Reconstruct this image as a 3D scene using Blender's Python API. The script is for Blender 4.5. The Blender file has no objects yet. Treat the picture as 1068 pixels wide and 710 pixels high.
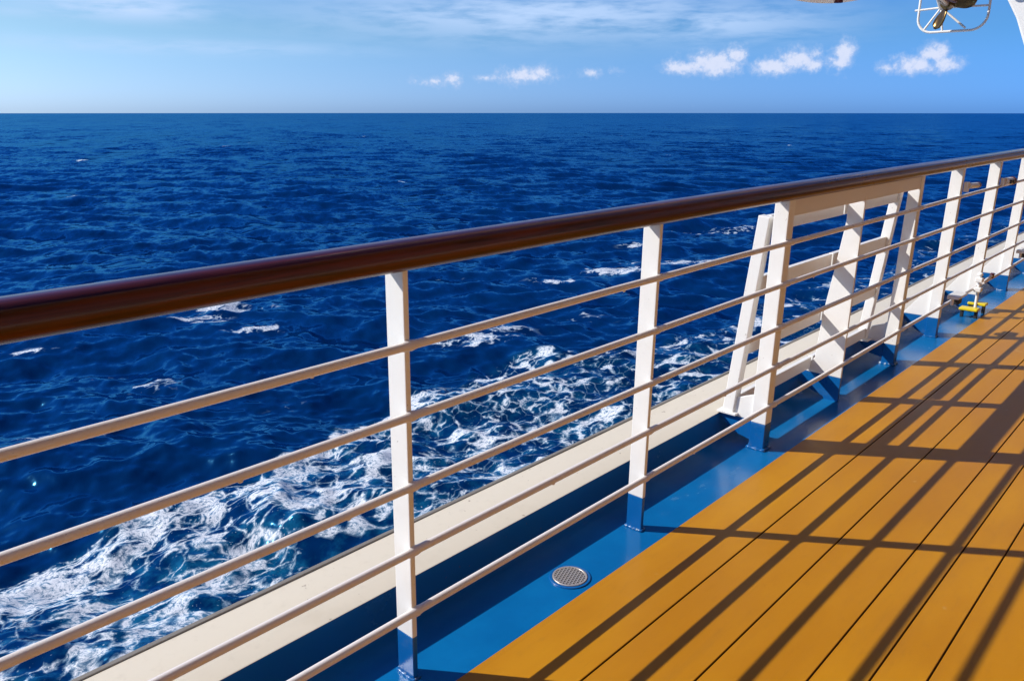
import bpy, bmesh, math, random
import numpy as np
from mathutils import Vector, Matrix
random.seed(7)
rng = np.random.default_rng(11)
S = bpy.context.scene
COL = S.collection

# world: X runs along the rail (away from the viewer), Y out to sea, Z up, deck at z = 0
EYE = Vector((0.0, 0.0, 1.378))
SEA = -13.0
SUN = Vector((-0.795, 1.14, 1.0)).normalized()
X0, X1 = -3.5, 13.0                 # how far the railing runs

# ------------------------------------------------------------------ node helpers
class NT:
    def __init__(s, tree):
        s.t = tree; s.n = tree.nodes; s.l = tree.links
    def new(s, typ, **kw):
        n = s.n.new(typ)
        for k, v in kw.items(): setattr(n, k, v)
        return n
    def put(s, sock, v):
        if hasattr(v, 'is_output') or isinstance(v, bpy.types.NodeSocket): s.l.new(v, sock)
        elif v is not None: sock.default_value = v
    def math(s, op, a, b=None, c=None, clamp=False):
        n = s.new('ShaderNodeMath', operation=op, use_clamp=clamp)
        s.put(n.inputs[0], a)
        if b is not None: s.put(n.inputs[1], b)
        if c is not None: s.put(n.inputs[2], c)
        return n.outputs[0]
    def vmath(s, op, a, b=None, scale=None):
        n = s.new('ShaderNodeVectorMath', operation=op)
        s.put(n.inputs[0], a)
        if b is not None: s.put(n.inputs[1], b)
        if scale is not None: s.put(n.inputs['Scale'], scale)
        return n.outputs[0]
    def mix(s, f, a, b, blend='MIX'):
        n = s.new('ShaderNodeMix', data_type='RGBA', blend_type=blend)
        s.put(n.inputs[0], f); s.put(n.inputs[6], a); s.put(n.inputs[7], b)
        return n.outputs[2]
    def noise(s, vec, scale, detail=4, rough=.55, dist=0.0, out='Fac'):
        n = s.new('ShaderNodeTexNoise')
        s.put(n.inputs['Vector'], vec); n.inputs['Scale'].default_value = scale
        n.inputs['Detail'].default_value = detail; n.inputs['Roughness'].default_value = rough
        n.inputs['Distortion'].default_value = dist
        return n.outputs[out]
    def ramp(s, f, lo, hi, a=0.0, b=1.0):
        n = s.new('ShaderNodeMapRange', interpolation_type='SMOOTHSTEP')
        s.put(n.inputs[0], f); n.inputs[1].default_value = lo; n.inputs[2].default_value = hi
        n.inputs[3].default_value = a; n.inputs[4].default_value = b
        return n.outputs[0]
    def mapping(s, vec, scale=(1, 1, 1), loc=(0, 0, 0)):
        n = s.new('ShaderNodeMapping'); s.put(n.inputs[0], vec)
        n.inputs['Scale'].default_value = scale; n.inputs['Location'].default_value = loc
        return n.outputs[0]

def rgb(c): return (c[0], c[1], c[2], 1.0)

def base_mat(name):
    m = bpy.data.materials.new(name); m.use_nodes = True
    t = NT(m.node_tree); b = m.node_tree.nodes['Principled BSDF']
    return m, t, b

def paint(name, col, rough=.35, dirt=.12, dirtcol=(.25, .2, .15), bump=.06, scale=9.0, coat=0.0, metal=0.0, rvar=.12):
    """brushed enamel over steel: slight mottling, uneven gloss, orange-peel bump, a few dirty patches"""
    m, t, b = base_mat(name)
    pos = t.new('ShaderNodeTexCoord').outputs['Object']
    n1 = t.noise(pos, scale, 5, .6)
    n2 = t.noise(pos, scale * 7, 4, .6)
    f = t.math('MULTIPLY', t.ramp(n1, .5, .78), dirt)
    f2 = t.math('MULTIPLY', t.ramp(n2, .55, .8), dirt * .6)
    c = t.mix(f, rgb(col), rgb([col[i] * .55 + dirtcol[i] * .3 for i in range(3)]))
    c = t.mix(f2, c, rgb([col[i] * .45 + dirtcol[i] * .25 for i in range(3)]))
    sp = t.noise(pos, scale * 9, 2, .5)
    c = t.mix(t.math('MULTIPLY', t.ramp(sp, .72, .78), min(.7, dirt * 4)), c, rgb([col[i] * .25 + (.16, .07, .02)[i] * .6 for i in range(3)]))
    t.put(b.inputs['Base Color'], c)
    t.put(b.inputs['Roughness'], t.math('ADD', t.math('MULTIPLY', n1, rvar * 2), rough - rvar))
    b.inputs['Metallic'].default_value = metal
    b.inputs['Coat Weight'].default_value = coat
    bp = t.new('ShaderNodeBump'); bp.inputs['Strength'].default_value = bump; bp.inputs['Distance'].default_value = .01
    t.put(bp.inputs['Height'], t.math('ADD', t.math('MULTIPLY', n1, .6), t.math('MULTIPLY', n2, .3)))
    t.put(b.inputs['Normal'], bp.outputs[0])
    return m

M = {}
M['white'] = paint('white_enamel', (.80, .785, .755), .34, .16, (.5, .36, .22), .10, 8)
M['bar'] = paint('white_bar_enamel', (.74, .69, .66), .30, .10, (.45, .3, .2), .10, 14)
M['panel'] = paint('panel_enamel', (.74, .70, .66), .34, .04, (.5, .36, .22), .06, 6)
M['cream'] = paint('cream_enamel', (.71, .64, .51), .40, .30, (.4, .3, .15), .10, 5)
M['blue'] = paint('blue_enamel', (.004, .10, .33), .24, .22, (.05, .15, .25), .10, 6)
M['blue_foot'] = paint('blue_foot_enamel', (.003, .105, .34), .3, .35, (.3, .4, .5), .15, 14)
M['grey'] = paint('grey_weathered_steel', (.22, .20, .17), .5, .5, (.2, .12, .06), .2, 20)
M['steel'] = paint('pale_stainless_steel', (.62, .56, .50), .35, .3, (.3, .2, .1), .15, 40, metal=.6)
M['dark'] = paint('dark_drain_shadow', (.012, .012, .014), .7, .2)
M['rubber'] = paint('black_rubber', (.02, .02, .022), .6, .2)
M['yellow'] = paint('yellow_enamel', (.72, .56, .01), .35, .25, (.2, .12, .02), .15, 30)
M['red'] = paint('dark_red_paint', (.09, .012, .016), .35, .3, (.03, .03, .02), .1, 12)
M['bronze'] = paint('bronze_propeller', (.17, .10, .035), .3, .5, (.06, .09, .05), .15, 14, metal=.85)
M['boat'] = paint('boat_gelcoat', (.84, .80, .73), .28, .25, (.4, .3, .2), .05, 3, coat=.2)
M['seam'] = paint('black_caulking', (.055, .022, .007), .6, .2)
def mat_chip():
    m, t, b = base_mat('chipped_blue_weld')
    pos = t.new('ShaderNodeTexCoord').outputs['Object']
    n = t.noise(pos, 45, 3, .6)
    t.put(b.inputs['Base Color'], t.mix(t.ramp(n, .56, .66), rgb((.004, .105, .33)), rgb((.42, .50, .56))))
    b.inputs['Roughness'].default_value = .28
    return m
M['chip'] = mat_chip()

def mat_wood():
    m, t, b = base_mat('varnished_handrail_wood')
    pos = t.new('ShaderNodeTexCoord').outputs['Object']
    g = t.noise(t.mapping(pos, (.9, 22, 22)), 3.0, 6, .62, .4)
    g2 = t.noise(t.mapping(pos, (.35, 3, 3)), 2.0, 4, .6)
    c = t.mix(t.ramp(g, .3, .72), rgb((.028, .0042, .002)), rgb((.10, .0145, .0045)))
    c = t.mix(t.math('MULTIPLY', t.ramp(g2, .5, .75), .55), c, rgb((.04, .012, .006)))
    t.put(b.inputs['Base Color'], c)
    t.put(b.inputs['Roughness'], t.ramp(g2, .2, .8, .24, .42))
    b.inputs['Coat Weight'].default_value = .55; b.inputs['Coat Roughness'].default_value = .2; b.inputs['Coat IOR'].default_value = 1.5; b.inputs['Specular IOR Level'].default_value = .12
    bp = t.new('ShaderNodeBump'); bp.inputs['Strength'].default_value = .08; bp.inputs['Distance'].default_value = .004
    t.put(bp.inputs['Height'], g); t.put(b.inputs['Normal'], bp.outputs[0])
    return m
M['wood'] = mat_wood()

def mat_deck():
    m, t, b = base_mat('ochre_composite_planks')
    pos = t.new('ShaderNodeTexCoord').outputs['Object']
    sep = t.new('ShaderNodeSeparateXYZ'); t.put(sep.inputs[0], pos)
    wn = t.new('ShaderNodeTexWhiteNoise', noise_dimensions='1D')
    t.put(wn.inputs['W'], t.math('FLOOR', t.math('MULTIPLY_ADD', sep.outputs[1], 1 / .212, -0.805)))
    big = t.noise(t.mapping(pos, (.6, 1.6, 1)), 2.2, 5, .6)
    mid = t.noise(t.mapping(pos, (1, 3, 1)), 14, 5, .65)
    fine = t.noise(pos, 260, 3, .6)
    c = t.mix(t.ramp(big, .3, .72), rgb((.42, .172, .002)), rgb((.50, .222, .004)))
    c = t.mix(t.math('MULTIPLY', wn.outputs[0], .35), c, rgb((.37, .140, .003)))
    c = t.mix(t.math('MULTIPLY', t.ramp(mid, .52, .8), .22), c, rgb((.27, .115, .015)))
    spots = t.noise(pos, 11, 2, .5)
    c = t.mix(t.math('MULTIPLY', t.ramp(spots, .735, .775), .45), c, rgb((.5, .33, .12)))
    sc = t.noise(t.mapping(pos, (1.5, 30, 1)), 3.2, 3, .5, .6)
    c = t.mix(t.math('MULTIPLY', t.ramp(sc, .70, .78), .22), c, rgb((.22, .10, .02)))
    grime = t.noise(t.mapping(pos, (.5, 5, 1)), 1.3, 6, .7)
    c = t.mix(t.math('MULTIPLY', t.ramp(grime, .52, .75), .25), c, rgb((.26, .12, .02)))
    t.put(b.inputs['Base Color'], c)
    t.put(b.inputs['Roughness'], t.math('ADD', t.math('MULTIPLY', big, .25), .27))
    b.inputs['Specular IOR Level'].default_value = .28
    bp = t.new('ShaderNodeBump'); bp.inputs['Strength'].default_value = .16; bp.inputs['Distance'].default_value = .004
    t.put(bp.inputs['Height'], t.math('ADD', t.math('MULTIPLY', fine, .35), t.math('MULTIPLY', mid, .5)))
    t.put(b.inputs['Normal'], bp.outputs[0])
    return m
M['deck'] = mat_deck()

def mat_gutter():
    m, t, b = base_mat('glossy_blue_waterway_paint')
    pos = t.new('ShaderNodeTexCoord').outputs['Object']
    n1 = t.noise(pos, 3.0, 6, .6); n2 = t.noise(pos, 26, 5, .65); n3 = t.noise(t.mapping(pos, (1, 2.2, 1)), 1.9, 5, .6, .5)
    c = t.mix(t.ramp(n1, .35, .7), rgb((.0015, .108, .315)), rgb((.002, .14, .38)))
    c = t.mix(t.math('MULTIPLY', t.ramp(n2, .58, .8), .35), c, rgb((.006, .075, .2)))
    scuff = t.math('MULTIPLY', t.ramp(n3, .60, .74), t.ramp(n2, .35, .7))
    c = t.mix(t.math('MULTIPLY', scuff, .30), c, rgb((.20, .32, .42)))
    t.put(b.inputs['Base Color'], c)
    t.put(b.inputs['Roughness'], t.math('ADD', t.math('MULTIPLY', scuff, .3), t.math('MULTIPLY_ADD', n1, .2, .11)))
    bp = t.new('ShaderNodeBump'); bp.inputs['Strength'].default_value = .12; bp.inputs['Distance'].default_value = .01
    t.put(bp.inputs['Height'], t.math('ADD', n1, t.math('MULTIPLY', n2, .25))); t.put(b.inputs['Normal'], bp.outputs[0])
    return m
M['gutter'] = mat_gutter()

# ------------------------------------------------------------------ object helpers
def link(o): COL.objects.link(o); return o
def thing(name, label, cat, loc=(0, 0, 0), group=None, kind=None):
    o = link(bpy.data.objects.new(name, None)); o.location = loc; o.empty_display_size = .1
    o['label'] = label; o['category'] = cat
    if group: o['group'] = group
    if kind: o['kind'] = kind
    return o
def tag(o, label, cat, group=None):
    o['label'] = label; o['category'] = cat
    if group: o['group'] = group
    return o
def build(name, bm, mats, parent=None, smooth=None, bevel=0.0, seg=2):
    """bm in world coordinates -> ONE mesh object (parent: Empty or part)"""
    me = bpy.data.meshes.new(name)
    bmesh.ops.recalc_face_normals(bm, faces=bm.faces)
    bm.to_mesh(me); bm.free()
    o = link(bpy.data.objects.new(name, me))
    for k in (mats if isinstance(mats, (list, tuple)) else [mats]): me.materials.append(M[k] if isinstance(k, str) else k)
    if smooth is not None:
        me.polygons.foreach_set('use_smooth', [True] * len(me.polygons))
        if smooth < 180:
            try: me.set_sharp_from_angle(angle=math.radians(smooth))
            except Exception: pass
    if parent is not None:
        o.parent = parent
        base = Vector((0, 0, 0)); p = parent
        while p is not None: base += p.location; p = p.parent
        o.location = -base
    if bevel:
        md = o.modifiers.new('edge', 'BEVEL'); md.width = bevel; md.segments = seg; md.limit_method = 'ANGLE'; md.angle_limit = math.radians(40)
    return o

def box(bm, x0, x1, y0, y1, z0, z1, mi=0):
    v = [bm.verts.new(p) for p in ((x0, y0, z0), (x1, y0, z0), (x1, y1, z0), (x0, y1, z0), (x0, y0, z1), (x1, y0, z1), (x1, y1, z1), (x0, y1, z1))]
    for f in ((0, 3, 2, 1), (4, 5, 6, 7), (0, 1, 5, 4), (1, 2, 6, 5), (2, 3, 7, 6), (3, 0, 4, 7)):
        bm.faces.new([v[i] for i in f]).material_index = mi
    return v
def prism_x(bm, pts, x0, x1, mi=0):
    """(y, z) outline pushed along X"""
    a = [bm.verts.new((x0, y, z)) for y, z in pts]; b = [bm.verts.new((x1, y, z)) for y, z in pts]
    n = len(pts)
    bm.faces.new(a).material_index = mi; bm.faces.new(b[::-1]).material_index = mi
    for i in range(n): bm.faces.new((a[i], b[i], b[(i + 1) % n], a[(i + 1) % n])).material_index = mi
def tube(bm, pts, r, n=12, caps=True, closed=False, mi=0):
    pts = [Vector(p) for p in pts]; rs = r if isinstance(r, (list, tuple)) else [r] * len(pts)
    rings = []; up = None
    N = len(pts)
    for i, p in enumerate(pts):
        if closed: d = pts[(i + 1) % N] - pts[i - 1]
        else: d = pts[min(i + 1, N - 1)] - pts[max(i - 1, 0)]
        d.normalize()
        if up is None: up = Vector((0, 0, 1)) if abs(d.z) < .9 else Vector((1, 0, 0))
        s = d.cross(up).normalized(); up = s.cross(d).normalized()
        rings.append([bm.verts.new(p + (s * math.cos(2 * math.pi * k / n) + up * math.sin(2 * math.pi * k / n)) * rs[i]) for k in range(n)])
    for i in range(N if closed else N - 1):
        a, b = rings[i], rings[(i + 1) % N]
        for k in range(n): bm.faces.new((a[k], a[(k + 1) % n], b[(k + 1) % n], b[k])).material_index = mi
    if caps and not closed:
        bm.faces.new(rings[0]).material_index = mi; bm.faces.new(rings[-1][::-1]).material_index = mi
def blob(bm, p, r, sx=1, sy=1, sz=1):
    bmesh.ops.create_icosphere(bm, subdivisions=2, radius=r, matrix=Matrix.Translation(p) @ Matrix.Diagonal((sx, sy, sz, 1)))

# ------------------------------------------------------------------ deck, waterway, hull
YB = 1.249     # edge between planks and blue waterway
YL = 1.541     # inner lip of the coaming
ZC = .121
def make_deck():
    bm = bmesh.new()
    xs = [-7.0, 30.0]
    seams = [1.018, .808, .601, .486, .379, .168]
    y = .168
    while y > -6: y -= .211; seams.append(y)
    half = .0021
    prof = [(YB, .004)]; tags = []
    for s in seams:
        prof += [(s + half + .0015, .004), (s + half, .0025), (s + half, -.004), (s - half, -.004), (s - half, .0025), (s - half - .0015, .004)]
    prof.append((-6.5, .004))
    rows = [[bm.verts.new((x, p[0], p[1])) for p in prof] for x in xs]
    for i in range(len(prof) - 1):
        f = bm.faces.new((rows[0][i], rows[1][i], rows[1][i + 1], rows[0][i + 1]))
        low = min(prof[i][1], prof[i + 1][1])
        f.material_index = 1 if low < 0 else 0
    # skirt and underside
    a0 = bm.verts.new((xs[0], YB, -.3)); a1 = bm.verts.new((xs[1], YB, -.3)); b0 = bm.verts.new((xs[0], -6.5, -.3)); b1 = bm.verts.new((xs[1], -6.5, -.3))
    bm.faces.new((a0, a1, rows[1][0], rows[0][0])); bm.faces.new((a0, b0, b1, a1)); bm.faces.new((b0, rows[0][-1], rows[1][-1], b1))
    me = bpy.data.meshes.new('deck'); bm.to_mesh(me); bm.free()
    o = link(bpy.data.objects.new('deck', me)); me.materials.append(M['deck']); me.materials.append(M['seam'])
    o['kind'] = 'structure'; o['label'] = 'ochre orange plank deck with dark seams between the planks'
    return o
make_deck()
bm = bmesh.new()
# waterway: one subdivided sheet with a slight hollow, uncut under the scupper, where a dark disc stands for the drain's shade
nx = 260
prof = [(1.2495, 0.0), (1.30, -.0005), (1.36, -.0015), (1.44, -.001), (1.52, .000), (1.5405, .006)]
rows = []
for i in range(nx + 1):
    x = -7 + 37 * i / nx
    rows.append([bm.verts.new((x, y, z + .0007 * math.sin(x * 5.1 + y * 7) + .0006 * math.sin(x * 2.3))) for y, z in prof])
for i in range(nx):
    for k in range(len(prof) - 1): bm.faces.new((rows[i][k], rows[i + 1][k], rows[i + 1][k + 1], rows[i][k + 1]))
o = build('waterway', bm, 'gutter', smooth=180); o['kind'] = 'structure'; o['label'] = 'blue painted waterway strip between the planks and the coaming'

coam = thing('coaming', 'low cream topped coaming along the outer edge of the blue waterway', 'coaming', (4, 1.66, 0))
bm = bmesh.new()
n = 200
prof = [(YL, ZC - .0012), (YL + .0005, ZC - .0003), (YL + .0015, ZC), (1.70, ZC + .002), (1.772, ZC), (1.772, ZC - .0012)]
rows = [[bm.verts.new((-7 + 37 * i / n, y, z + .0008 * math.sin(i * .9 + y * 9))) for y, z in prof] for i in range(n + 1)]
for i in range(n):
    for k in range(len(prof)):
        bm.faces.new((rows[i][k], rows[i + 1][k], rows[i + 1][(k + 1) % len(prof)], rows[i][(k + 1) % len(prof)]))
build('coaming_top', bm, 'cream', coam, smooth=30)
bm = bmesh.new(); box(bm, -7, 30, YL + .0008, YL + .02, 0.0, ZC - .0016)
build('inner_face', bm, 'blue', coam)
bm = bmesh.new(); box(bm, -7, 30, 1.7725, 1.79, ZC - .03, ZC + .004)
build('edge_strip', bm, 'grey', coam, bevel=.003)
bm = bmesh.new(); box(bm, -9, 40, YL + .025, 1.765, -16.5, ZC - .016)
o = build('hull', bm, 'white'); o['kind'] = 'structure'; o['label'] = 'white side plating of the ship below the deck edge'

bm = bmesh.new(); box(bm, -7, 30, -2.45, -2.3, .006, 2.745)  # unseen wall, added to keep sky light off the railing's inboard side
o = build('sky_block_wall', bm, 'white'); o['kind'] = 'structure'; o['label'] = 'unseen white deckhouse wall added to block sky light from inboard'
bm = bmesh.new(); box(bm, -7, 30, -2.45, .55, 2.75, 2.95)  # unseen slab overhead, added to deepen shade on inboard faces
o = build('sky_block_deck', bm, 'cream'); o['kind'] = 'structure'; o['label'] = 'unseen deck overhead added to block sky light from above'

# ------------------------------------------------------------------ railing
YR = 1.331      # inboard edge of the posts at the deck
ZH = 1.079      # handrail centre
YH = 1.338
BAR_Z = [.881, .713, .536, .366, .197]
rail = thing('deck_railing', 'white ship railing with five round bars and a varnished brown handrail', 'railing', (1.07, 1.36, 0))
def handrail_bm(x0, x1):
    bm = bmesh.new(); n = 28; w, h = .044, .0335
    ring = []
    for k in range(n):
        a = 2 * math.pi * k / n; c, s = math.cos(a), math.sin(a)
        e = 2.0 / 2.8
        ring.append((math.copysign(abs(c) ** e, c) * w, math.copysign(abs(s) ** e, s) * h))
    m = max(2, int((x1 - x0) / .25))
    rows = [[bm.verts.new((x0 + (x1 - x0) * i / m, YH + y, ZH + z)) for y, z in ring] for i in range(m + 1)]
    for i in range(m):
        for k in range(n): bm.faces.new((rows[i][k], rows[i + 1][k], rows[i + 1][(k + 1) % n], rows[i][(k + 1) % n]))
    bm.faces.new(rows[0]); bm.faces.new(rows[-1][::-1])
    return bm
build('handrail', handrail_bm(X0, 5.345), 'wood', rail, smooth=50)
build('handrail', handrail_bm(5.349, X1), 'wood', rail, smooth=50)
bm = bmesh.new(); box(bm, 5.335, 5.36, YH - .0455, YH + .0455, ZH - .036, ZH + .0352)
# bars
RB = .0104
POSTS = [-2.95, -1.95, -.94, .065, 1.072, 2.083, 2.993, 3.04, 4.603, 4.65, 5.388, 6.30, 7.24, 8.17, 9.1]
drips = {0: [.83, 1.9, 4.2], 1: [.66, 1.45, 3.3], 2: [.9, 2.5], 3: [1.6, 2.6], 4: [2.4, 3.6]}
bm.free()
for i, z in enumerate(BAR_Z):
    bm = bmesh.new()
    y = YR - .017 * z - .001
    ph = random.random() * 6
    st = {round(X0 + .15 * k, 4): 1.0 for k in range(int((X1 - X0) / .15) + 1)}
    for px in POSTS:                       # the bar swells a little where it is welded to a post
        for d, g_ in ((-.011, 1.0), (-.005, 1.10), (.004, 1.22), (.016, 1.24), (.022, 1.12), (.030, 1.0)): st[px + d + random.uniform(-.001, .001)] = g_ + (random.uniform(-.04, .06) if g_ > 1 else 0)
    xs_ = sorted(st)
    pts = [(x, y + .0012 * math.sin(x * 2.1 + ph), z + .0012 * math.sin(x * 1.7 + ph * 2)) for x in xs_]
    tube(bm, pts, [RB * st[x] for x in xs_], 16)
    for dx in drips[i]: blob(bm, (dx, y - .003, z - RB * .95), .0036, 1.6, 1, 1.0)
    build('bar', bm, 'bar', rail, smooth=60)
def flat_post(x, t=.015, w=.060, gusset=False):
    top = 1.062
    bm = bmesh.new()
    l = .017
    f = lambda z: YR - l * z
    g = lambda z: YR + w - (l * .9) * z
    prism_x(bm, [(f(.123), .123), (f(top), top), (g(top), top), (g(.123), .123)], x, x + t)
    p = build('post', bm, 'white', rail, bevel=.0022)
    bm = bmesh.new()
    prism_x(bm, [(f(-.004), -.004), (f(.1232), .1232), (g(.1232), .1232), (g(-.004), -.004)], x, x + t)
    ft = build('painted_foot', bm, 'blue_foot', p, bevel=.0022)
    bm = bmesh.new()
    # uneven weld bead round the foot
    per = [(x - .002, YR - .002), (x + t + .002, YR - .002), (x + t + .002, YR + w + .002), (x - .002, YR + w + .002)]
    ring = []
    for k in range(4):
        a, b = per[k], per[(k + 1) % 4]; m = max(2, int(math.dist(a, b) / .006))
        for q in range(m): ring.append((a[0] + (b[0] - a[0]) * q / m, a[1] + (b[1] - a[1]) * q / m, .0015 + random.uniform(-.001, .0015)))
    tube(bm, ring, [random.uniform(.0035, .0062) for _ in ring], 6, closed=True)
    build('weld_bead', bm, 'chip', p, smooth=180)
    if gusset:
        bm = bmesh.new()
        prism_x(bm, [(YR + w - .004, .34), (YR + w - .004, .1245), (YL - .002, .1245), (YL - .002, .135)], x + t * .35, x + t * .35 + .01)
        build('gusset', bm, 'white', p, bevel=.0015)
        bm = bmesh.new()
        prism_x(bm, [(YR + w + .001, .1225), (YR + w + .001, .004), (YR + w + .05, .02), (YL + .004, .09), (YL + .004, .1225)], x + t * .35, x + t * .35 + .01)
        build('bracket', bm, 'blue_foot', p, bevel=.0015)
    return p
for x in (-2.95, -1.95, -.94, .065, 1.072, 2.083): flat_post(x)
for x in (5.388, 6.30, 7.24, 8.17, 9.1, 10.05, 11.0, 12.0): flat_post(x, .045, .064, True)

# ------------------------------------------------------------------ boarding gate (braced section)
gate = thing('boarding_gate', 'braced white gate section in the railing with box posts and sloping outboard struts', 'gate', (3.8, 1.42, 0))
XA, XM, XZ = 2.993, 3.805, 4.603
def gate_post(x, t=.055, w=.066):
    bm = bmesh.new(); l = .017; top = 1.062
    f = lambda z: YR - l * z
    g = lambda z: YR + w - l * z * 1.3
    prism_x(bm, [(f(.1165), .1165), (f(top), top), (g(top), top), (g(.1165), .1165)], x, x + t)
    p = build('gate_post', bm, 'white', gate, bevel=.003)
    bm = bmesh.new()
    prism_x(bm, [(f(-.004), -.004), (f(.116), .116), (g(.116), .116), (g(-.004), -.004)], x, x + t)
    build('painted_foot', bm, 'blue_foot', p, bevel=.003)
    bm = bmesh.new()
    per = [(x - .003, YR - .003), (x + t + .003, YR - .003), (x + t + .003, YR + w + .003), (x - .003, YR + w + .003)]
    ring = []
    for k in range(4):
        a, b = per[k], per[(k + 1) % 4]; m = max(2, int(math.dist(a, b) / .008))
        for q in range(m): ring.append((a[0] + (b[0] - a[0]) * q / m, a[1] + (b[1] - a[1]) * q / m, .002 + random.uniform(-.001, .002)))
    tube(bm, ring, [random.uniform(.005, .009) for _ in ring], 6, closed=True)
    build('weld_bead', bm, 'chip', p, smooth=180)
    bm = bmesh.new()     # blue bracket plate out to the coaming
    prism_x(bm, [(YR + w + .001, .116), (YR + w + .001, .03), (1.47, .045), (YL + .004, .108), (YL + .004, .116)], x + .01, x + .03)
    build('bracket', bm, 'blue_foot', p, bevel=.002)
    bm = bmesh.new()     # little white lug between post and strut
    prism_x(bm, [(YR + w - .008, .235), (YR + w - .008, .118), (1.50, .118), (1.478, .20)], x + .014, x + .028)
    build('gusset', bm, 'white', p, bevel=.002)
    return p
gate_post(XA); gate_post(XZ)
def strut(x, t=.046):
    bm = bmesh.new()
    # channel: web plate facing the viewer's end plus inner flange, leaning inboard towards its head
    prism_x(bm, [(1.391, .976), (1.440, .982), (1.532, .1235), (1.482, .1235)], x, x + t)
    bm2 = bm
    s = build('strut', bm2, 'white', gate, bevel=.003)
    bm = bmesh.new(); box(bm, x - .012, x + t + .012, 1.462, 1.55, ZC + .0035, ZC + .014)
    build('foot_plate', bm, 'white', s, bevel=.002)
    return s
strut(XA + .002); strut(XZ - .055)
bm = bmesh.new()
prism_x(bm, [(1.331 - .017, 1.0), (1.331 - .002, .121), (1.533, .1235), (1.468, .20), (1.458, .345), (1.444, .482), (1.421, .645), (1.405, .77), (1.391, .88), (1.389, 1.0)], XM, XM + .014)
wp = build('web_plate', bm, 'white', gate, bevel=.0025)
bm = bmesh.new()
prism_x(bm, [(1.331, -.004), (1.331 - .002, .1205), (YL + .004, .1205), (YL + .004, .07), (1.47, .03), (1.41, .012), (1.40, -.004)], XM, XM + .014)
build('painted_foot', bm, 'blue_foot', wp, bevel=.002)
def crossbar(z0, z1, yc, d):
    for xa, xb in ((XA + .05, XM - .001), (XM + .015, XZ - .056)):
        bm = bmesh.new(); box(bm, xa, xb, yc - d, yc + d, z0, z1); build('crossbar', bm, 'white', gate, bevel=.003, seg=2)
crossbar(.912, .980, 1.418, .012)
crossbar(.657, .724, 1.450, .013)
crossbar(.388, .440, 1.468, .009)
crossbar(.142, .200, 1.495, .012)
bm = bmesh.new(); box(bm, XA + .056, XZ - .001, 1.316, 1.330, .984, 1.062)
build('top_panel', bm, 'panel', gate, bevel=.003)

# ------------------------------------------------------------------ scupper drain
dr = thing('scupper_drain', 'round perforated metal drain set in the blue waterway', 'drain', (1.702, 1.334, 0))
cx, cy = 1.702, 1.334
def annulus(bm, r0, r1, z0, z1, n=64):
    v = [[bm.verts.new((cx + r * math.cos(2 * math.pi * k / n), cy + r * math.sin(2 * math.pi * k / n), z)) for k in range(n)] for r, z in ((r0, z0), (r0, z1), (r1, z1), (r1, z0))]
    for a in range(3):
        for k in range(n): bm.faces.new((v[a][k], v[a][(k + 1) % n], v[a + 1][(k + 1) % n], v[a + 1][k]))
bm = bmesh.new(); annulus(bm, .0545, .0640, -.002, .0022)
build('outer_ring', bm, 'blue_foot', dr, bevel=.001, smooth=30)
bm = bmesh.new(); annulus(bm, .0475, .0538, -.002, .0046)
build('rim', bm, 'steel', dr, bevel=.001, smooth=30)
bm = bmesh.new(); bmesh.ops.create_circle(bm, cap_ends=True, segments=48, radius=.0540, matrix=Matrix.Translation((cx, cy, .0012)))  # flat dark disc painted as the shade below the grate
build('drain_shade_disc', bm, 'dark', dr)
bm = bmesh.new()
R0 = .0476; pitch = .0098
for ang in (math.radians(20), math.radians(110)):
    d = Vector((math.cos(ang), math.sin(ang))); nrm = Vector((-d.y, d.x))
    k = -6
    zt = .0040 if ang < 1 else .0043
    while k <= 6:
        o_ = k * pitch * 1.0
        if abs(o_) < R0 - .002:
            hl = math.sqrt(R0 * R0 - o_ * o_)
            w = .0017
            c = [(-hl, -w), (hl, -w), (hl, w), (-hl, w)]
            vs = []
            for zz in (.0018, zt):
                vs.append([bm.verts.new((cx + d.x * a + nrm.x * (o_ + b), cy + d.y * a + nrm.y * (o_ + b), zz)) for a, b in c])
            bm.faces.new(vs[1])
            for q in range(4): bm.faces.new((vs[0][q], vs[0][(q + 1) % 4], vs[1][(q + 1) % 4], vs[1][q]))
        k += 1
build('grate', bm, 'steel', dr)

# ------------------------------------------------------------------ fittings on the far posts
def hinge(x, z, label, holes):
    h = thing('hinge_fitting', label, 'fitting', (x, 1.32, z), 'fittings bolted on the far posts')
    bm = bmesh.new(); box(bm, x, x + .028, 1.286, 1.312, z - .035, z + .025); build('mounting_plate', bm, 'white', h, bevel=.003)
    bm = bmesh.new(); tube(bm, [(x + .03, 1.292, z), (x + .22, 1.292, z - .008)], .017 if not holes else .026, 14); build('barrel', bm, 'white', h, smooth=50)
    bm = bmesh.new(); tube(bm, [(x + .221, 1.292, z - .008), (x + .26, 1.292, z - .009)], .018 if not holes else .03, 14); build('end_cap', bm, 'red', h, smooth=50)
    if holes:
        for q in (.07, .15):
            bm = bmesh.new(); tube(bm, [(x + q, 1.258, z - .004), (x + q, 1.280, z - .004)], .014, 10); build('hole_peg', bm, 'rubber', h, smooth=50)  # dark pegs stand in for the two holes of the block
    return h
hinge(5.43, .945, 'thin white hinge pin sticking out of the post just past the gate', False)
hinge(6.35, .915, 'white hinge block with two dark pegs for holes on the second post past the gate', True)
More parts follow.
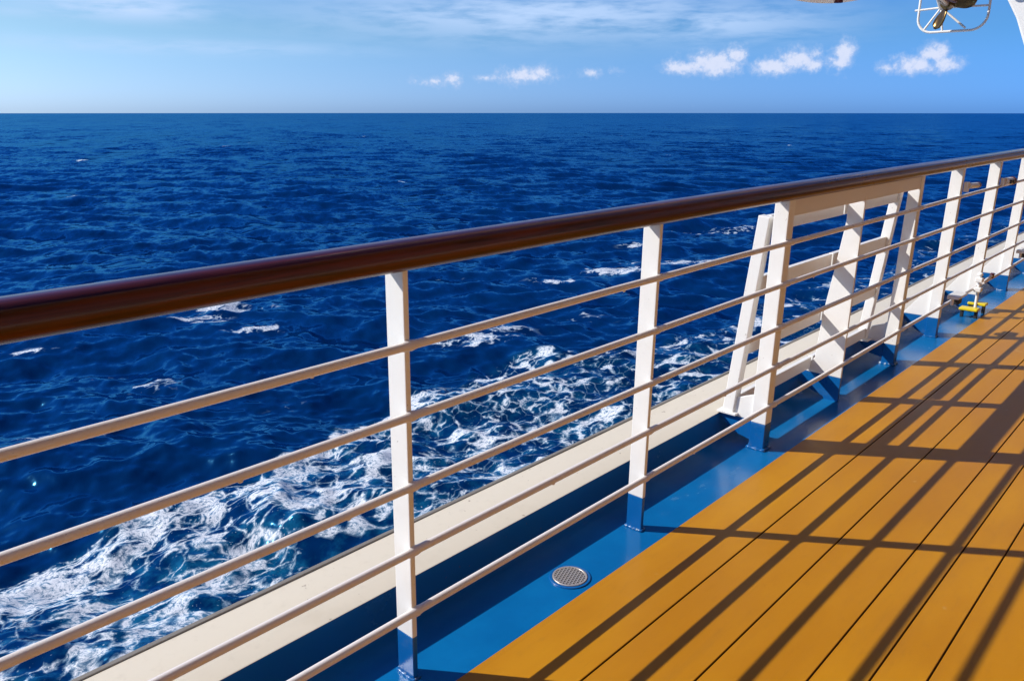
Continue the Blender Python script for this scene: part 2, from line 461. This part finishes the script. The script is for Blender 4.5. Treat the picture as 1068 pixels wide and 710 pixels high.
def cleat(x, z, label):
    h = thing('hinge_cleat', label, 'fitting', (x, 1.31, z), 'low fittings on the far posts')
    bm = bmesh.new(); prism_x(bm, [(1.245, z - .006), (1.245, z + .008), (1.318, z + .016), (1.318, z - .012)], x, x + .19); build('arm', bm, 'white', h, bevel=.006)
    bm = bmesh.new(); tube(bm, [(x + .03, 1.29, z - .009), (x + .03, 1.29, z - .05)], .009, 10); build('pin', bm, 'white', h, smooth=50)
    bm = bmesh.new(); box(bm, x + .08, x + .15, 1.262, 1.298, z - .055, z - .0125); build('buffer', bm, 'rubber', h, bevel=.008)
    return h
cleat(5.46, .25, 'white hinged arm with black buffer low on the post just past the gate')
cleat(7.29, .31, 'white hinged arm low on the farthest visible post')
lt = thing('latch_rod', 'white upright latch rod clamped to the lowest bar above the yellow pedal', 'latch', (6.1, 1.30, .1))
bm = bmesh.new(); tube(bm, [(6.13, 1.292, .071), (6.13, 1.292, .30)], .010, 12); build('rod', bm, 'white', lt, smooth=50)
for z in (.197, .265):
    bm = bmesh.new(); box(bm, 6.105, 6.155, 1.27, 1.316, z - .016, z + .016); build('clamp', bm, 'white', lt, bevel=.006)
bm = bmesh.new(); blob(bm, (6.13, 1.292, .303), .017, 1.1, 1.1, .8); build('knob', bm, 'white', lt, smooth=180)
bm = bmesh.new(); tube(bm, [(6.2, 1.285, .235), (6.42, 1.285, .25)], .010, 10); build('lever', bm, 'bar', lt, smooth=50)
bm = bmesh.new(); box(bm, 6.42, 6.46, 1.273, 1.297, .232, .268); build('catch', bm, 'red', lt, bevel=.004)
yp = thing('floor_pedal', 'small yellow pedal of two bars on dark legs beside the blue waterway', 'pedal', (6.2, 1.32, 0))
for k, (xa, xb) in enumerate(((6.06, 6.14), (6.28, 6.36))):
    bm = bmesh.new(); box(bm, xa, xb, 1.262, 1.378, .052, .070); build('pedal_bar', bm, 'yellow', yp, bevel=.005)
for xa in (6.10, 6.30):
    for ya in (1.275, 1.362):
        bm = bmesh.new(); box(bm, xa - .012, xa + .012, ya - .010, ya + .010, .0, .0515); build('leg', bm, 'rubber', yp, bevel=.003)
bm = bmesh.new(); box(bm, 6.141, 6.279, 1.31, 1.33, .054, .066); build('link', bm, 'rubber', yp, bevel=.003)

# ------------------------------------------------------------------ lifeboat over the side, and its davit
lb = thing('lifeboat', 'white lifeboat hanging above the railing, only keel and caged propeller showing', 'lifeboat', (6.2, 2.5, 2.1))
BY, BX0, BX1 = 2.5, 2.6, 9.2
bm = bmesh.new()
nst, nr = 40, 20
rows = []
for i in range(nst + 1):
    u = i / nst; x = BX0 + (BX1 - BX0) * u
    s = 2 * (x - 6.02) / (BX1 - BX0)
    kz = 2.113 + .093 * (x - 5.98) + .80 * s * s
    half = .85 * max(.05, (1 - abs(2 * u - 1) ** 3.2)) ** .6
    top = 3.4
    row = []
    for k in range(nr + 1):
        a = math.pi * (k / nr)               # from one gunwale under the keel to the other
        c, q = math.cos(a), math.sin(a)
        yy = math.copysign(abs(c) ** .75, c) * half
        zz = kz + (top - kz) * (abs(yy) / half) ** 1.15
        row.append(bm.verts.new((x, BY + yy, zz)))
    rows.append(row)
for i in range(nst):
    for k in range(nr): bm.faces.new((rows[i][k], rows[i + 1][k], rows[i + 1][k + 1], rows[i][k + 1]))
for r in (rows[0], rows[-1]): bm.faces.new(r)
build('boat_hull', bm, 'boat', lb, smooth=60)
bm = bmesh.new()                             # canopy
rows = []
for i in range(nst + 1):
    u = i / nst; x = BX0 + (BX1 - BX0) * u
    e = max(.05, (1 - abs(2 * u - 1) ** 3.2)) ** .6
    rows.append([bm.verts.new((x, BY +   .80 * e * math.cos(math.pi * k / 12), 3.41 + .9 * e * math.sin(math.pi * k / 12))) for k in range(13)])
for i in range(nst):
    for k in range(12): bm.faces.new((rows[i][k], rows[i + 1][k], rows[i + 1][k + 1], rows[i][k + 1]))
for r in (rows[0], rows[-1]): bm.faces.new(r)
build('canopy', bm, 'boat', lb, smooth=60)
bm = bmesh.new(); tube(bm, [(6.12, BY - .03, 2.16), (6.12, BY - .03, 2.128)], .03, 12); build('drain_plug', bm, 'red', lb, smooth=40)
# propeller and cage
PX, PY, PZ = 8.95, 2.585, 2.372
pr_bm = bmesh.new(); tube(pr_bm, [(PX - .10, PY - .05, PZ), (PX - .02, PY - .05, PZ), (PX + .06, PY - .05, PZ)], [.05, .06, .03], 16)
pr = build('propeller', pr_bm, 'bronze', lb, smooth=50)
for k in range(3):
    bm = bmesh.new(); a0 = math.radians(-65 + 120 * k)
    rad = Vector((0, math.cos(a0), math.sin(a0))); tan = Vector((0, -math.sin(a0), math.cos(a0)))
    rowsb = []
    for i in range(9):
        u = i / 8; r = .04 + .20 * u; w = .075 * math.sin(math.pi * (.12 + .80 * u)) ** .6 * (1 if u < .99 else .3)
        tw = math.radians(58 - 28 * u)
        rowsb.append([bm.verts.new(Vector((PX, PY - .05, PZ)) + rad * r + tan * (w * q * math.cos(tw)) + Vector((1, 0, 0)) * (w * q * math.sin(tw) + .01 * (1 - q * q)))
                      for q in (-1, -.5, 0, .5, 1)])
    for i in range(8):
        for q in range(4): bm.faces.new((rowsb[i][q], rowsb[i + 1][q], rowsb[i + 1][q + 1], rowsb[i][q + 1]))
    o = build('blade', bm, 'bronze' if k != 1 else 'red', pr, smooth=180)
    md = o.modifiers.new('thick', 'SOLIDIFY'); md.thickness = .012; md.offset = 0
bm = bmesh.new()                              # skeg / rudder behind the propeller
box(bm, PX - .45, PX - .16, PY - .17, PY - .13, 2.36, 2.9)
build('rudder', bm, 'red', lb, bevel=.012)
bm = bmesh.new(); tube(bm, [(PX - .9, PY - .05, PZ + .12), (PX - .1, PY - .05, PZ)], .03, 12); build('shaft', bm, 'steel', lb, smooth=50)
def rrect(y0, y1, z0, z1, r, x):
    pts = []
    for (cy_, cz_, a0) in ((y1 - r, z1 - r, 0), (y0 + r, z1 - r, 90), (y0 + r, z0 + r, 180), (y1 - r, z0 + r, 270)):
        for k in range(9):
            a = math.radians(a0 + 90 * k / 8); pts.append((x, cy_ + r * math.cos(a), cz_ + r * math.sin(a)))
    return pts
GX = 9.1
bm = bmesh.new(); tube(bm, rrect(2.215, 2.845, 2.137, 2.70, .14, GX), .012, 10, closed=True)
pg = build('propeller_guard', bm, 'white', lb, smooth=180)
hubp = Vector((GX, 2.643, 2.362))
for (y, z) in ((2.885, 2.352), (2.775, 2.168), (2.605, 2.139), (2.40, 2.16), (2.225, 2.352), (2.80, 2.66), (2.30, 2.68)):
    bm = bmesh.new(); tube(bm, [hubp, (GX, y, z)], .010, 8); build('spoke', bm, 'white', pg, smooth=50)
bm = bmesh.new(); build('stay', bm, 'boat', pg, smooth=50) if tube(bm, [(GX, 2.52, 2.4), (8.75, 2.50, 2.75)], .04, 10) is None else None; bm = bmesh.new(); tube(bm, [(GX, 2.645, 2.362), (8.62, 2.7, 2.8)], .022, 10); build('stay', bm, 'boat', pg, smooth=50)

dv = thing('davit', 'white boat davit arm leaning out over the far railing', 'davit', (11.1, 1.05, 0))
bm = bmesh.new()
k_ = 11 / 9.2
out = [(1.22, 0.0), (1.68, .95)] + [(y * k_, EYE.z + (z - EYE.z) * k_) for y, z in ((1.896, 1.98), (1.997, 2.225), (2.104, 2.41), (2.42, 2.86), (2.9, 3.5))]
inn = [(3.0, 4.1), (2.3, 3.3), (1.95, 2.62), (1.72, 2.1), (1.30, 1.0), (.90, 0.0)]
prism_x(bm, out + inn, 11.0, 11.22)
build('arm', bm, 'white', dv, bevel=.02, seg=3)
bm = bmesh.new(); tube(bm, [(10.86, 2.56, 2.82), (10.995, 2.56, 2.82)], .09, 20); build('sheave', bm, 'blue_foot', dv, smooth=40)
bm = bmesh.new(); box(bm, 10.94, 11.28, .8, 1.24, .004, .03); build('foot_plate', bm, 'white', dv, bevel=.006)

# ------------------------------------------------------------------ sea
def smooth(a, b, x): 
    t = np.clip((x - a) / (b - a), 0, 1); return t * t * (3 - 2 * t)
def make_sea():
    # rings about the ship's side, fine where the sea is looked at, reaching past the horizon
    r = [2.0, 5.0, 9.0, 12.0]
    while r[-1] < 9000:
        x = r[-1]; r.append(x + max(.12, min(x * x / 11900.0 * 1.15, .0065 * x)))
    while r[-1] < 90000: r.append(r[-1] * 1.12)
    r = np.array(r)
    fine = np.radians(np.arange(2, 92, .095))
    coarse = np.radians(np.linspace(92, 362, 150)[:-1])
    az = np.concatenate([fine, coarse])                 # measured from +Y towards +X
    RR, AA = np.meshgrid(r, az, indexing='ij')
    X = RR * np.sin(AA); Y = RR * np.cos(AA)
    dr = np.gradient(r)
    sp = np.maximum(dr[:, None] * np.ones_like(AA), RR * np.radians(.095) )
    n = 96
    L = np.exp(rng.uniform(math.log(.5), math.log(26), n)); L.sort()
    main = math.radians(238)                            # direction waves travel to, from +Y towards +X
    th = main + rng.normal(0, .62, n) + np.where(rng.random(n) < .15, rng.normal(0, 1.2, n), 0)
    steep = .041 * np.exp(-.5 * ((np.log(L) - math.log(2.6)) / 1.25) ** 2) + .010
    amp = steep * L / (2 * math.pi)
    ph = rng.uniform(0, 2 * math.pi, n)
    Z = np.zeros_like(X); DX = np.zeros_like(X); DY = np.zeros_like(X)
    for i in range(n):
        k = 2 * math.pi / L[i]; w = smooth(2.2, 5.0, L[i] / sp)
        m = w[:, 0] > 0
        if not m.any(): continue
        d = (math.sin(th[i]), math.cos(th[i]))
        # wandering phase so that no crest runs on for ever
        a = k * (X[m] * d[0] + Y[m] * d[1]) + ph[i] + 1.3 * np.sin(.31 * k * (X[m] * d[1] - Y[m] * d[0]) + ph[i] * 3)
        wa = amp[i] * w[m]
        s, c = np.sin(a), np.cos(a)
        Z[m] += wa * c
        DX[m] -= (.45 if L[i] > 2 else .25) * wa * s * d[0]; DY[m] -= (.45 if L[i] > 2 else .25) * wa * s * d[1]
    # ---- foam cover (0..1), the wake running along the ship's side, and scattered whitecaps
    wob = 1.3 * np.sin(X * .21 + 1) + .8 * np.sin(X * .53 + 2.2) + .5 * np.sin(X * 1.3)
    yo = np.interp(X, [-40, 0, 6, 12, 20, 27, 34, 38, 44, 60, 120], [30, 27.6, 28.2, 28.4, 30.6, 31.4, 31.0, 28.8, 27.5, 27, 26]) + wob * .55
    band = smooth(0, 1.6, yo - Y) * smooth(3, 9, Y)
    clear = np.exp(-(((X - 13.5) / 3.2) ** 2 + ((Y - 20.8) / 1.5) ** 2)) + .8 * np.exp(-(((X - 9.0) / 1.6) ** 2 + ((Y - 24.0) / 1.0) ** 2)) + .6 * np.exp(-(((X - 21) / 3) ** 2 + ((Y - 26.2) / 1.4) ** 2))
    fade = np.interp(X, [-20, 10, 22, 36, 48, 80, 160], [1.4, 1.25, .92, .62, .5, .35, .15])
    edge = .18 * np.exp(-((yo - Y - 1.4) / 1.2) ** 2)
    foam = np.clip(band * fade * (.44 + edge) - .38 * clear * band, 0, 1)
    caps = [(28.2, 55.7, 3.0, 1.7, .9), (25.5, 53.0, 2.0, 1.0, .6), (16.6, 42.9, 2.0, 1.3, .7), (15.6, 46.5, 1.6, .8, .6), (14.4, 54.6, 2.2, .7, .8), (26.8, 47.9, 2.2, 1.2, .55), (34, 36.0, 3.2, 1.3, .75), (31, 38.5, 2.2, 1.1, .55), (38.5, 35.5, 2.4, 1.0, .55), (20.3, 35.0, 1.6, .8, .5), (10.5, 37.5, 1.8, .6, .45),
            (59.5, 42.3, 3.6, 1.6, .8), (52, 44.0, 2.6, 1.0, .6), (91.8, 48.6, 7, 2.2, .8), (68, 40, 5, 1.3, .6), (80, 60, 5, 1.2, .6), (48, 52, 3, .9, .5), (45, 34, 4, 1.2, .6), (55, 35, 4, 1.2, .5)]
    for _ in range(46):
        rr = math.exp(rng.uniform(math.log(60), math.log(520))); aa = math.radians(rng.uniform(5, 90)); s = rr / 60
        caps.append((rr * math.sin(aa), rr * math.cos(aa), rng.uniform(.6, 1.8) * s ** .5, rng.uniform(.3, .7) * s ** .6, rng.uniform(.25, .55)))
    crest = smooth(-.4, 1.3, Z / (Z[(RR > 20) & (RR < 60)].std()))
    ct, st = math.cos(math.radians(-38)), math.sin(math.radians(-38))
    for (px, py, a, b, v) in caps:
        u = (X - px) * ct + (Y - py) * st; w = -(X - px) * st + (Y - py) * ct
        e = (u / a) ** 2 + (w / b) ** 2
        m = e < 5
        foam[m] = np.maximum(foam[m], 1.3 * v * np.exp(-e[m] * 1.15) * (.25 + .9 * crest[m]))
    # the wake is flattened and lumpy
    lump = smooth(.15, .7, band)
    for i in range(14):
        Lw = rng.uniform(.9, 4.0); a0 = rng.uniform(0, 6.28); k = 2 * math.pi / Lw
        w = smooth(2.2, 5, Lw / sp) * lump
        Z += w * .006 * Lw * np.cos(k * (X * math.cos(a0) + Y * math.sin(a0)) + rng.uniform(0, 6.28) + 1.5 * np.sin(.4 * k * (Y * math.cos(a0) - X * math.sin(a0))))
    Z = Z + SEA
    Z -= RR ** 2 / (2 * 7.4e6)                          # the earth's curve
    co = np.stack([X + DX, Y + DY, Z], -1).reshape(-1, 3)
    nr, na = X.shape
    idx = np.arange(nr * na).reshape(nr, na)
    a = idx[:-1, :]; b = idx[1:, :]
    a2 = np.roll(a, -1, 1); b2 = np.roll(b, -1, 1)
    q = np.stack([a, a2, b2, b], -1).reshape(-1, 4)
    me = bpy.data.meshes.new('sea')
    me.vertices.add(len(co)); me.vertices.foreach_set('co', co.astype(np.float32).ravel())
    me.loops.add(q.size); me.loops.foreach_set('vertex_index', q.astype(np.int32).ravel())
    me.polygons.add(len(q)); me.polygons.foreach_set('loop_start', np.arange(0, q.size, 4, dtype=np.int32))
    me.polygons.foreach_set('use_smooth', np.ones(len(q), dtype=bool))
    me.update(calc_edges=True)
    at = me.attributes.new('foam', 'FLOAT', 'POINT'); at.data.foreach_set('value', foam.astype(np.float32).ravel())
    at = me.attributes.new('wake', 'FLOAT', 'POINT'); at.data.foreach_set('value', (band * fade).astype(np.float32).ravel())
    o = link(bpy.data.objects.new('sea', me)); o['kind'] = 'structure'; o['label'] = 'deep blue open sea with a foaming wake beside the ship'
    # ---- material
    m, t, b = base_mat('sea_water')
    out = m.node_tree.nodes['Material Output']
    pos = t.new('ShaderNodeNewGeometry').outputs['Position']
    fa = t.new('ShaderNodeAttribute', attribute_name='foam').outputs['Fac']
    wk = t.new('ShaderNodeAttribute', attribute_name='wake').outputs['Fac']
    p2 = t.vmath('MULTIPLY', pos, (1, 1, 0))
    warp = t.vmath('SCALE', t.vmath('SUBTRACT', t.noise(p2, .42, 3, .5, out='Color'), (.5, .5, .5)), scale=1.9)
    warp2 = t.vmath('SCALE', t.vmath('SUBTRACT', t.noise(p2, 2.0, 3, .6, out='Color'), (.5, .5, .5)), scale=.22)
    pw = t.vmath('ADD', p2, t.vmath('ADD', warp, warp2))
    def cells(scale, lo, hi, sq=(1, 1, 1)):
        v = t.new('ShaderNodeTexVoronoi', feature='DISTANCE_TO_EDGE'); t.put(v.inputs['Vector'], t.mapping(pw, sq)); v.inputs['Scale'].default_value = scale
        return v.outputs[0]
    e1 = cells(.80, 0, 0, (.85, 1.2, 1))
    cov = t.noise(p2, .33, 5, .6)
    cov2 = t.noise(p2, 1.4, 5, .65)
    # local cover: threshold on the edge distance grows with it
    c = t.math('ADD', fa, t.math('MULTIPLY', t.math('SUBTRACT', cov, .5), 1.7))
    c = t.math('ADD', c, t.math('MULTIPLY', t.math('SUBTRACT', cov2, .5), 1.1))
    c = t.math('MULTIPLY', t.math('MAXIMUM', c, 0.0), t.ramp(fa, .06, .3))
    def holes(scale, t0, k, gain, sq=(1, 1, 1)):
        # froth pierced by rounded holes of clear water; the holes grow as the cover thins out
        v = t.new('ShaderNodeTexVoronoi', feature='F1'); t.put(v.inputs['Vector'], t.mapping(pw, sq)); v.inputs['Scale'].default_value = scale
        th = t.math('SUBTRACT', t0, t.math('MULTIPLY', c, k))
        return t.math('MULTIPLY', t.math('SUBTRACT', v.outputs['Distance'], th), gain, clamp=True)
    w1 = holes(.95, .80, .50, 8, (.85, 1.15, 1))
    w2 = t.math('MULTIPLY', holes(2.1, .84, .48, 7, (.9, 1.1, 1)), .9)
    w3 = t.math('MULTIPLY', t.math('SUBTRACT', t.math('MULTIPLY', c, .16), t.math('ADD', e1, .012)), 14, clamp=True)
    w = t.math('MAXIMUM', w1, t.math('MAXIMUM', w2, w3))
    dv_ = t.new('ShaderNodeTexVoronoi', feature='F1'); t.put(dv_.inputs['Vector'], pw); dv_.inputs['Scale'].default_value = 6.5
    spk = t.math('MULTIPLY', t.math('SUBTRACT', t.math('MULTIPLY', c, .42), dv_.outputs['Distance']), 9, clamp=True)
    w = t.math('MAXIMUM', w, t.math('MULTIPLY', spk, .7))
    fine = t.noise(pw, 7.0, 5, .7)
    w = t.math('MULTIPLY', w, t.ramp(fine, .32, .55, .25, 1.0), clamp=True)
    w = t.math('MULTIPLY', w, t.ramp(t.noise(pw, 17.0, 3, .7), .34, .58, .68, 1.0))
    w = t.math('MULTIPLY', w, t.ramp(fa, .03, .22))
    # thick foam patches
    th_ = t.math('MULTIPLY', t.ramp(c, 1.0, 1.6), t.ramp(t.noise(pw, 2.6, 5, .72), .40, .58))
    mask = t.math('MAXIMUM', w, th_)
    # water
    aer = t.math('MULTIPLY', t.math('MULTIPLY', wk, t.ramp(t.math('ADD', t.math('MULTIPLY', cov2, .5), t.math('MULTIPLY', cov, .5)), .42, .66)), .9, clamp=True)
    deepn = t.noise(t.mapping(p2, (.02, .02, 1)), 1.0, 3, .5)
    col = t.mix(t.ramp(deepn, .3, .7), rgb((.0003, .0150, .064)), rgb((.0004, .0195, .083)))
    col = t.mix(aer, col, rgb((.006, .10, .20)))
    # capillary and small waves as slopes (same steepness at any distance)
    def slope(scale, amt, sq=(1, 1, 1), d=3):
        return t.vmath('SCALE', t.vmath('SUBTRACT', t.noise(t.mapping(p2, sq), scale, d, .6, out='Color'), (.5, .5, .5)), scale=amt)
    rot = t.new('ShaderNodeVectorRotate', rotation_type='Z_AXIS'); t.put(rot.inputs['Vector'], p2); rot.inputs['Angle'].default_value = math.radians(32)
    p3 = rot.outputs[0]
    def slope3(scale, amt, sq, d=3):
        return t.vmath('SCALE', t.vmath('SUBTRACT', t.noise(t.mapping(p3, sq), scale, d, .6, out='Color'), (.5, .5, .5)), scale=amt)
    sl = t.vmath('ADD', slope3(.75, .50, (1, .5, 1), 1.5), t.vmath('ADD', slope3(2.6, .34, (1, .55, 1), 2), slope3(.19, .32, (1, .5, 1), 2)))
    sl = t.vmath('ADD', sl, t.vmath('ADD', slope3(.07, .44, (1, .40, 1)), slope3(.02, .42, (1, .35, 1))))
    sl = t.vmath('MAXIMUM', t.vmath('MINIMUM', t.vmath('MULTIPLY', sl, (1, 1, 0)), (.17, .17, 0)), (-.17, -.17, 0))
    g = t.new('ShaderNodeNewGeometry')
    nrm = t.vmath('NORMALIZE', t.vmath('ADD', g.outputs['Normal'], sl))
    # water body (blue light scattered back up) under a sky-reflecting surface; a rough sea never turns into a full mirror at
    # grazing angles because one looks at the near faces of the waves, so the Fresnel factor levels off
    m.node_tree.nodes.remove(b)
    body = t.new('ShaderNodeBsdfDiffuse'); t.put(body.inputs['Color'], col); t.put(body.inputs['Normal'], nrm)
    gl = t.new('ShaderNodeBsdfGlossy'); gl.inputs['Roughness'].default_value = .09; gl.inputs['Color'].default_value = (.13, .57, 1, 1); t.put(gl.inputs['Normal'], nrm)
    fr = t.new('ShaderNodeFresnel'); fr.inputs['IOR'].default_value = 1.3; t.put(fr.inputs['Normal'], nrm)
    fac = t.math('MULTIPLY', t.math('SUBTRACT', 1.0, t.math('EXPONENT', t.math('MULTIPLY', fr.outputs[0], -4.2))), .42)
    bs = t.new('ShaderNodeMixShader'); t.put(bs.inputs[0], fac); t.l.new(body.outputs[0], bs.inputs[1]); t.l.new(gl.outputs[0], bs.inputs[2])
    b = bs
    fo = t.new('ShaderNodeBsdfPrincipled')
    fo.inputs['Roughness'].default_value = .7
    t.put(fo.inputs['Base Color'], t.mix(t.ramp(mask, .2, .9), rgb((.26, .46, .60)), rgb((.78, .80, .83))))
    mixs = t.new('ShaderNodeMixShader')
    t.put(mixs.inputs[0], t.math('MULTIPLY', mask, .92)); t.l.new(b.outputs[0], mixs.inputs[1]); t.l.new(fo.outputs[0], mixs.inputs[2])
    t.l.new(mixs.outputs[0], out.inputs['Surface'])
    me.materials.append(m)
    return o
make_sea()

# ------------------------------------------------------------------ camera
cam = bpy.data.cameras.new('camera'); co = link(bpy.data.objects.new('camera', cam))
fw = Vector((.70486, .65320, -.27659)).normalized(); rt = Vector((.67988, -.73333, 0.0)).normalized(); up = rt.cross(fw).normalized(); rt = fw.cross(up).normalized()
mt = Matrix(((rt.x, up.x, -fw.x), (rt.y, up.y, -fw.y), (rt.z, up.z, -fw.z))).to_4x4(); mt.translation = EYE
co.matrix_world = mt
cam.sensor_fit = 'HORIZONTAL'; cam.sensor_width = 36; cam.lens = 829.38 / 1068 * 36
cam.clip_start = .05; cam.clip_end = 200000
S.camera = co

# ------------------------------------------------------------------ sun and sky
sd = bpy.data.lights.new('sun', 'SUN'); sd.energy = 4.6; sd.angle = math.radians(.53); sd.color = (1.0, .955, .88)
so = link(bpy.data.objects.new('sun', sd)); so.rotation_euler = SUN.to_track_quat('Z', 'Y').to_euler()
W = bpy.data.worlds.new('World'); S.world = W; W.use_nodes = True
t = NT(W.node_tree); bg = W.node_tree.nodes['Background']
sky = t.new('ShaderNodeTexSky', sky_type='NISHITA'); sky.sun_disc = False
sky.sun_elevation = math.asin(SUN.z); sky.sun_rotation = math.atan2(SUN.x, SUN.y)
sky.altitude = 0; sky.air_density = 1.0; sky.dust_density = .6; sky.ozone_density = 3.0
gen = t.new('ShaderNodeTexCoord').outputs['Generated']
sx = t.new('ShaderNodeSeparateXYZ'); t.put(sx.inputs[0], gen)
azn = t.math('ARCTAN2', sx.outputs[0], sx.outputs[1])          # from +Y towards +X
eln = t.math('ARCSINE', sx.outputs[2])
cv = t.new('ShaderNodeCombineXYZ'); t.put(cv.inputs[0], azn); t.put(cv.inputs[1], eln)
cvec = cv.outputs[0]
# the sky's own colour: paler towards the sun (left), deeper away from it, bluer higher up
azf = t.math('MULTIPLY_ADD', azn, 1 / 1.15, -.25, clamp=True)
def tl(a, b): return t.mix(azf, rgb(a), rgb(b))
elf = t.ramp(eln, .01, .10); elz = t.ramp(eln, .11, .34)
tint = t.mix(elf, tl((.72, 1.04, 1.85), (.25, .69, 2.05)), tl((.69, .92, 1.19), (.26, .66, 1.32)))
tint = t.mix(elz, tint, rgb((.14, .46, .98)))
tint = t.mix(1.0, tint, t.mix(t.ramp(eln, -.004, .045), rgb((1.12, 1.17, 1.20)), rgb((1.04, 1.04, 1.02))), 'MULTIPLY')
skyc = t.mix(1.0, sky.outputs[0], tint, 'MULTIPLY')
F, CX, CY = 829.38, 534.0, 355.0
def azel(px, py):
    v = fw * F + rt * (px - CX) + up * (CY - py); v.normalize()
    return math.atan2(v.x, v.y), math.asin(v.z)
n_lo = t.noise(cvec, 55, 6, .62); n_hi = t.noise(cvec, 150, 5, .6)
wob = t.math('ADD', t.math('MULTIPLY', t.math('SUBTRACT', n_lo, .5), 2.3), t.math('MULTIPLY', t.math('SUBTRACT', n_hi, .5), 1.1))
best = None
for (px, py, w, h, k) in ((455, 85, 34, 6, .55), (473, 84, 14, 9, .6), (508, 81, 18, 6, .6), (548, 79, 40, 11, .8), (565, 77, 20, 10, .75), (618, 76, 14, 6, .4), (640, 74, 9, 4, .3),
                          (712, 71, 32, 9, 1.0), (745, 66, 40, 15, 1.05), (768, 57, 15, 12, .95), (806, 70, 34, 11, 1.0), (832, 61, 26, 14, 1.0), (848, 68, 14, 9, .8), (880, 58, 13, 19, 1.0), (874, 66, 18, 10, .8),
                          (925, 70, 11, 8, .6), (955, 68, 34, 11, .95), (974, 57, 18, 13, .85), (985, 67, 22, 10, .8)):
    a, e = azel(px, py)
    dx = t.math('MULTIPLY', t.math('SUBTRACT', azn, a), F / w * 1.02); dy = t.math('MULTIPLY', t.math('SUBTRACT', eln, e), F / h)
    q = t.math('SUBTRACT', 1.0, t.math('SQRT', t.math('ADD', t.math('MULTIPLY', dx, dx), t.math('MULTIPLY', dy, dy))))
    q = t.math('MULTIPLY', t.math('MAXIMUM', q, -1.0), k)
    best = q if best is None else t.math('SMOOTH_MAX', best, q, .15)
cum = t.math('MULTIPLY', t.ramp(t.math('ADD', best, t.math('MULTIPLY', wob, .64)), -.06, .80), .9)
# thin high cloud, long streaks
ci = t.noise(t.mapping(cvec, (3.2, 15, 1), (.4, .13, 0)), 4.2, 7, .56, .25); ci2 = t.noise(t.mapping(cvec, (9, 60, 1), (.1, .3, 0)), 3.0, 5, .6, .1)
veil = None
for (px, py, w, h, k) in ((560, 14, 205, 24, 1.0), (740, 24, 110, 18, .85), (130, 7, 70, 11, 1.2), (190, 49, 170, 7, .55), (20, 12, 40, 5, .4)):
    a, e = azel(px, py)
    dx = t.math('MULTIPLY', t.math('SUBTRACT', azn, a), F / w); dy = t.math('MULTIPLY', t.math('SUBTRACT', eln, e), F / h)
    q = t.math('MULTIPLY', t.math('EXPONENT', t.math('MULTIPLY', t.math('ADD', t.math('MULTIPLY', dx, dx), t.math('MULTIPLY', dy, dy)), -1.0)), k)
    veil = q if veil is None else t.math('MAXIMUM', veil, q)
cir = t.math('MULTIPLY', veil, t.ramp(t.math('ADD', ci, t.math('MULTIPLY', t.math('SUBTRACT', ci2, .5), .35)), .20, .64))
cir = t.math('MULTIPLY', cir, .85)
cc = t.mix(cir, skyc, rgb((5.2, 6.9, 9.8)))
cc = t.mix(cum, cc, t.mix(t.ramp(t.math('ADD', cum, t.math('MULTIPLY', t.math('SUBTRACT', n_hi, .5), .8)), .25, .95), rgb((4.6, 5.9, 8.6)), rgb((7.1, 7.6, 9.3))))  # cumulus light and shade painted by density: bright cores, greyer edges
t.put(bg.inputs[0], cc); bg.inputs[1].default_value = .085

S.view_settings.view_transform = 'Standard'; S.view_settings.look = 'None'; S.view_settings.exposure = .33; S.view_settings.gamma = 1.0
S.view_settings.use_curve_mapping = False
S.render.film_transparent = False
S.cycles.use_denoising = True; S.cycles.sample_clamp_direct = 5.0
S.cycles.max_bounces = 5; S.cycles.diffuse_bounces = 3; S.cycles.glossy_bounces = 2; S.cycles.caustics_reflective = False; S.cycles.caustics_refractive = False
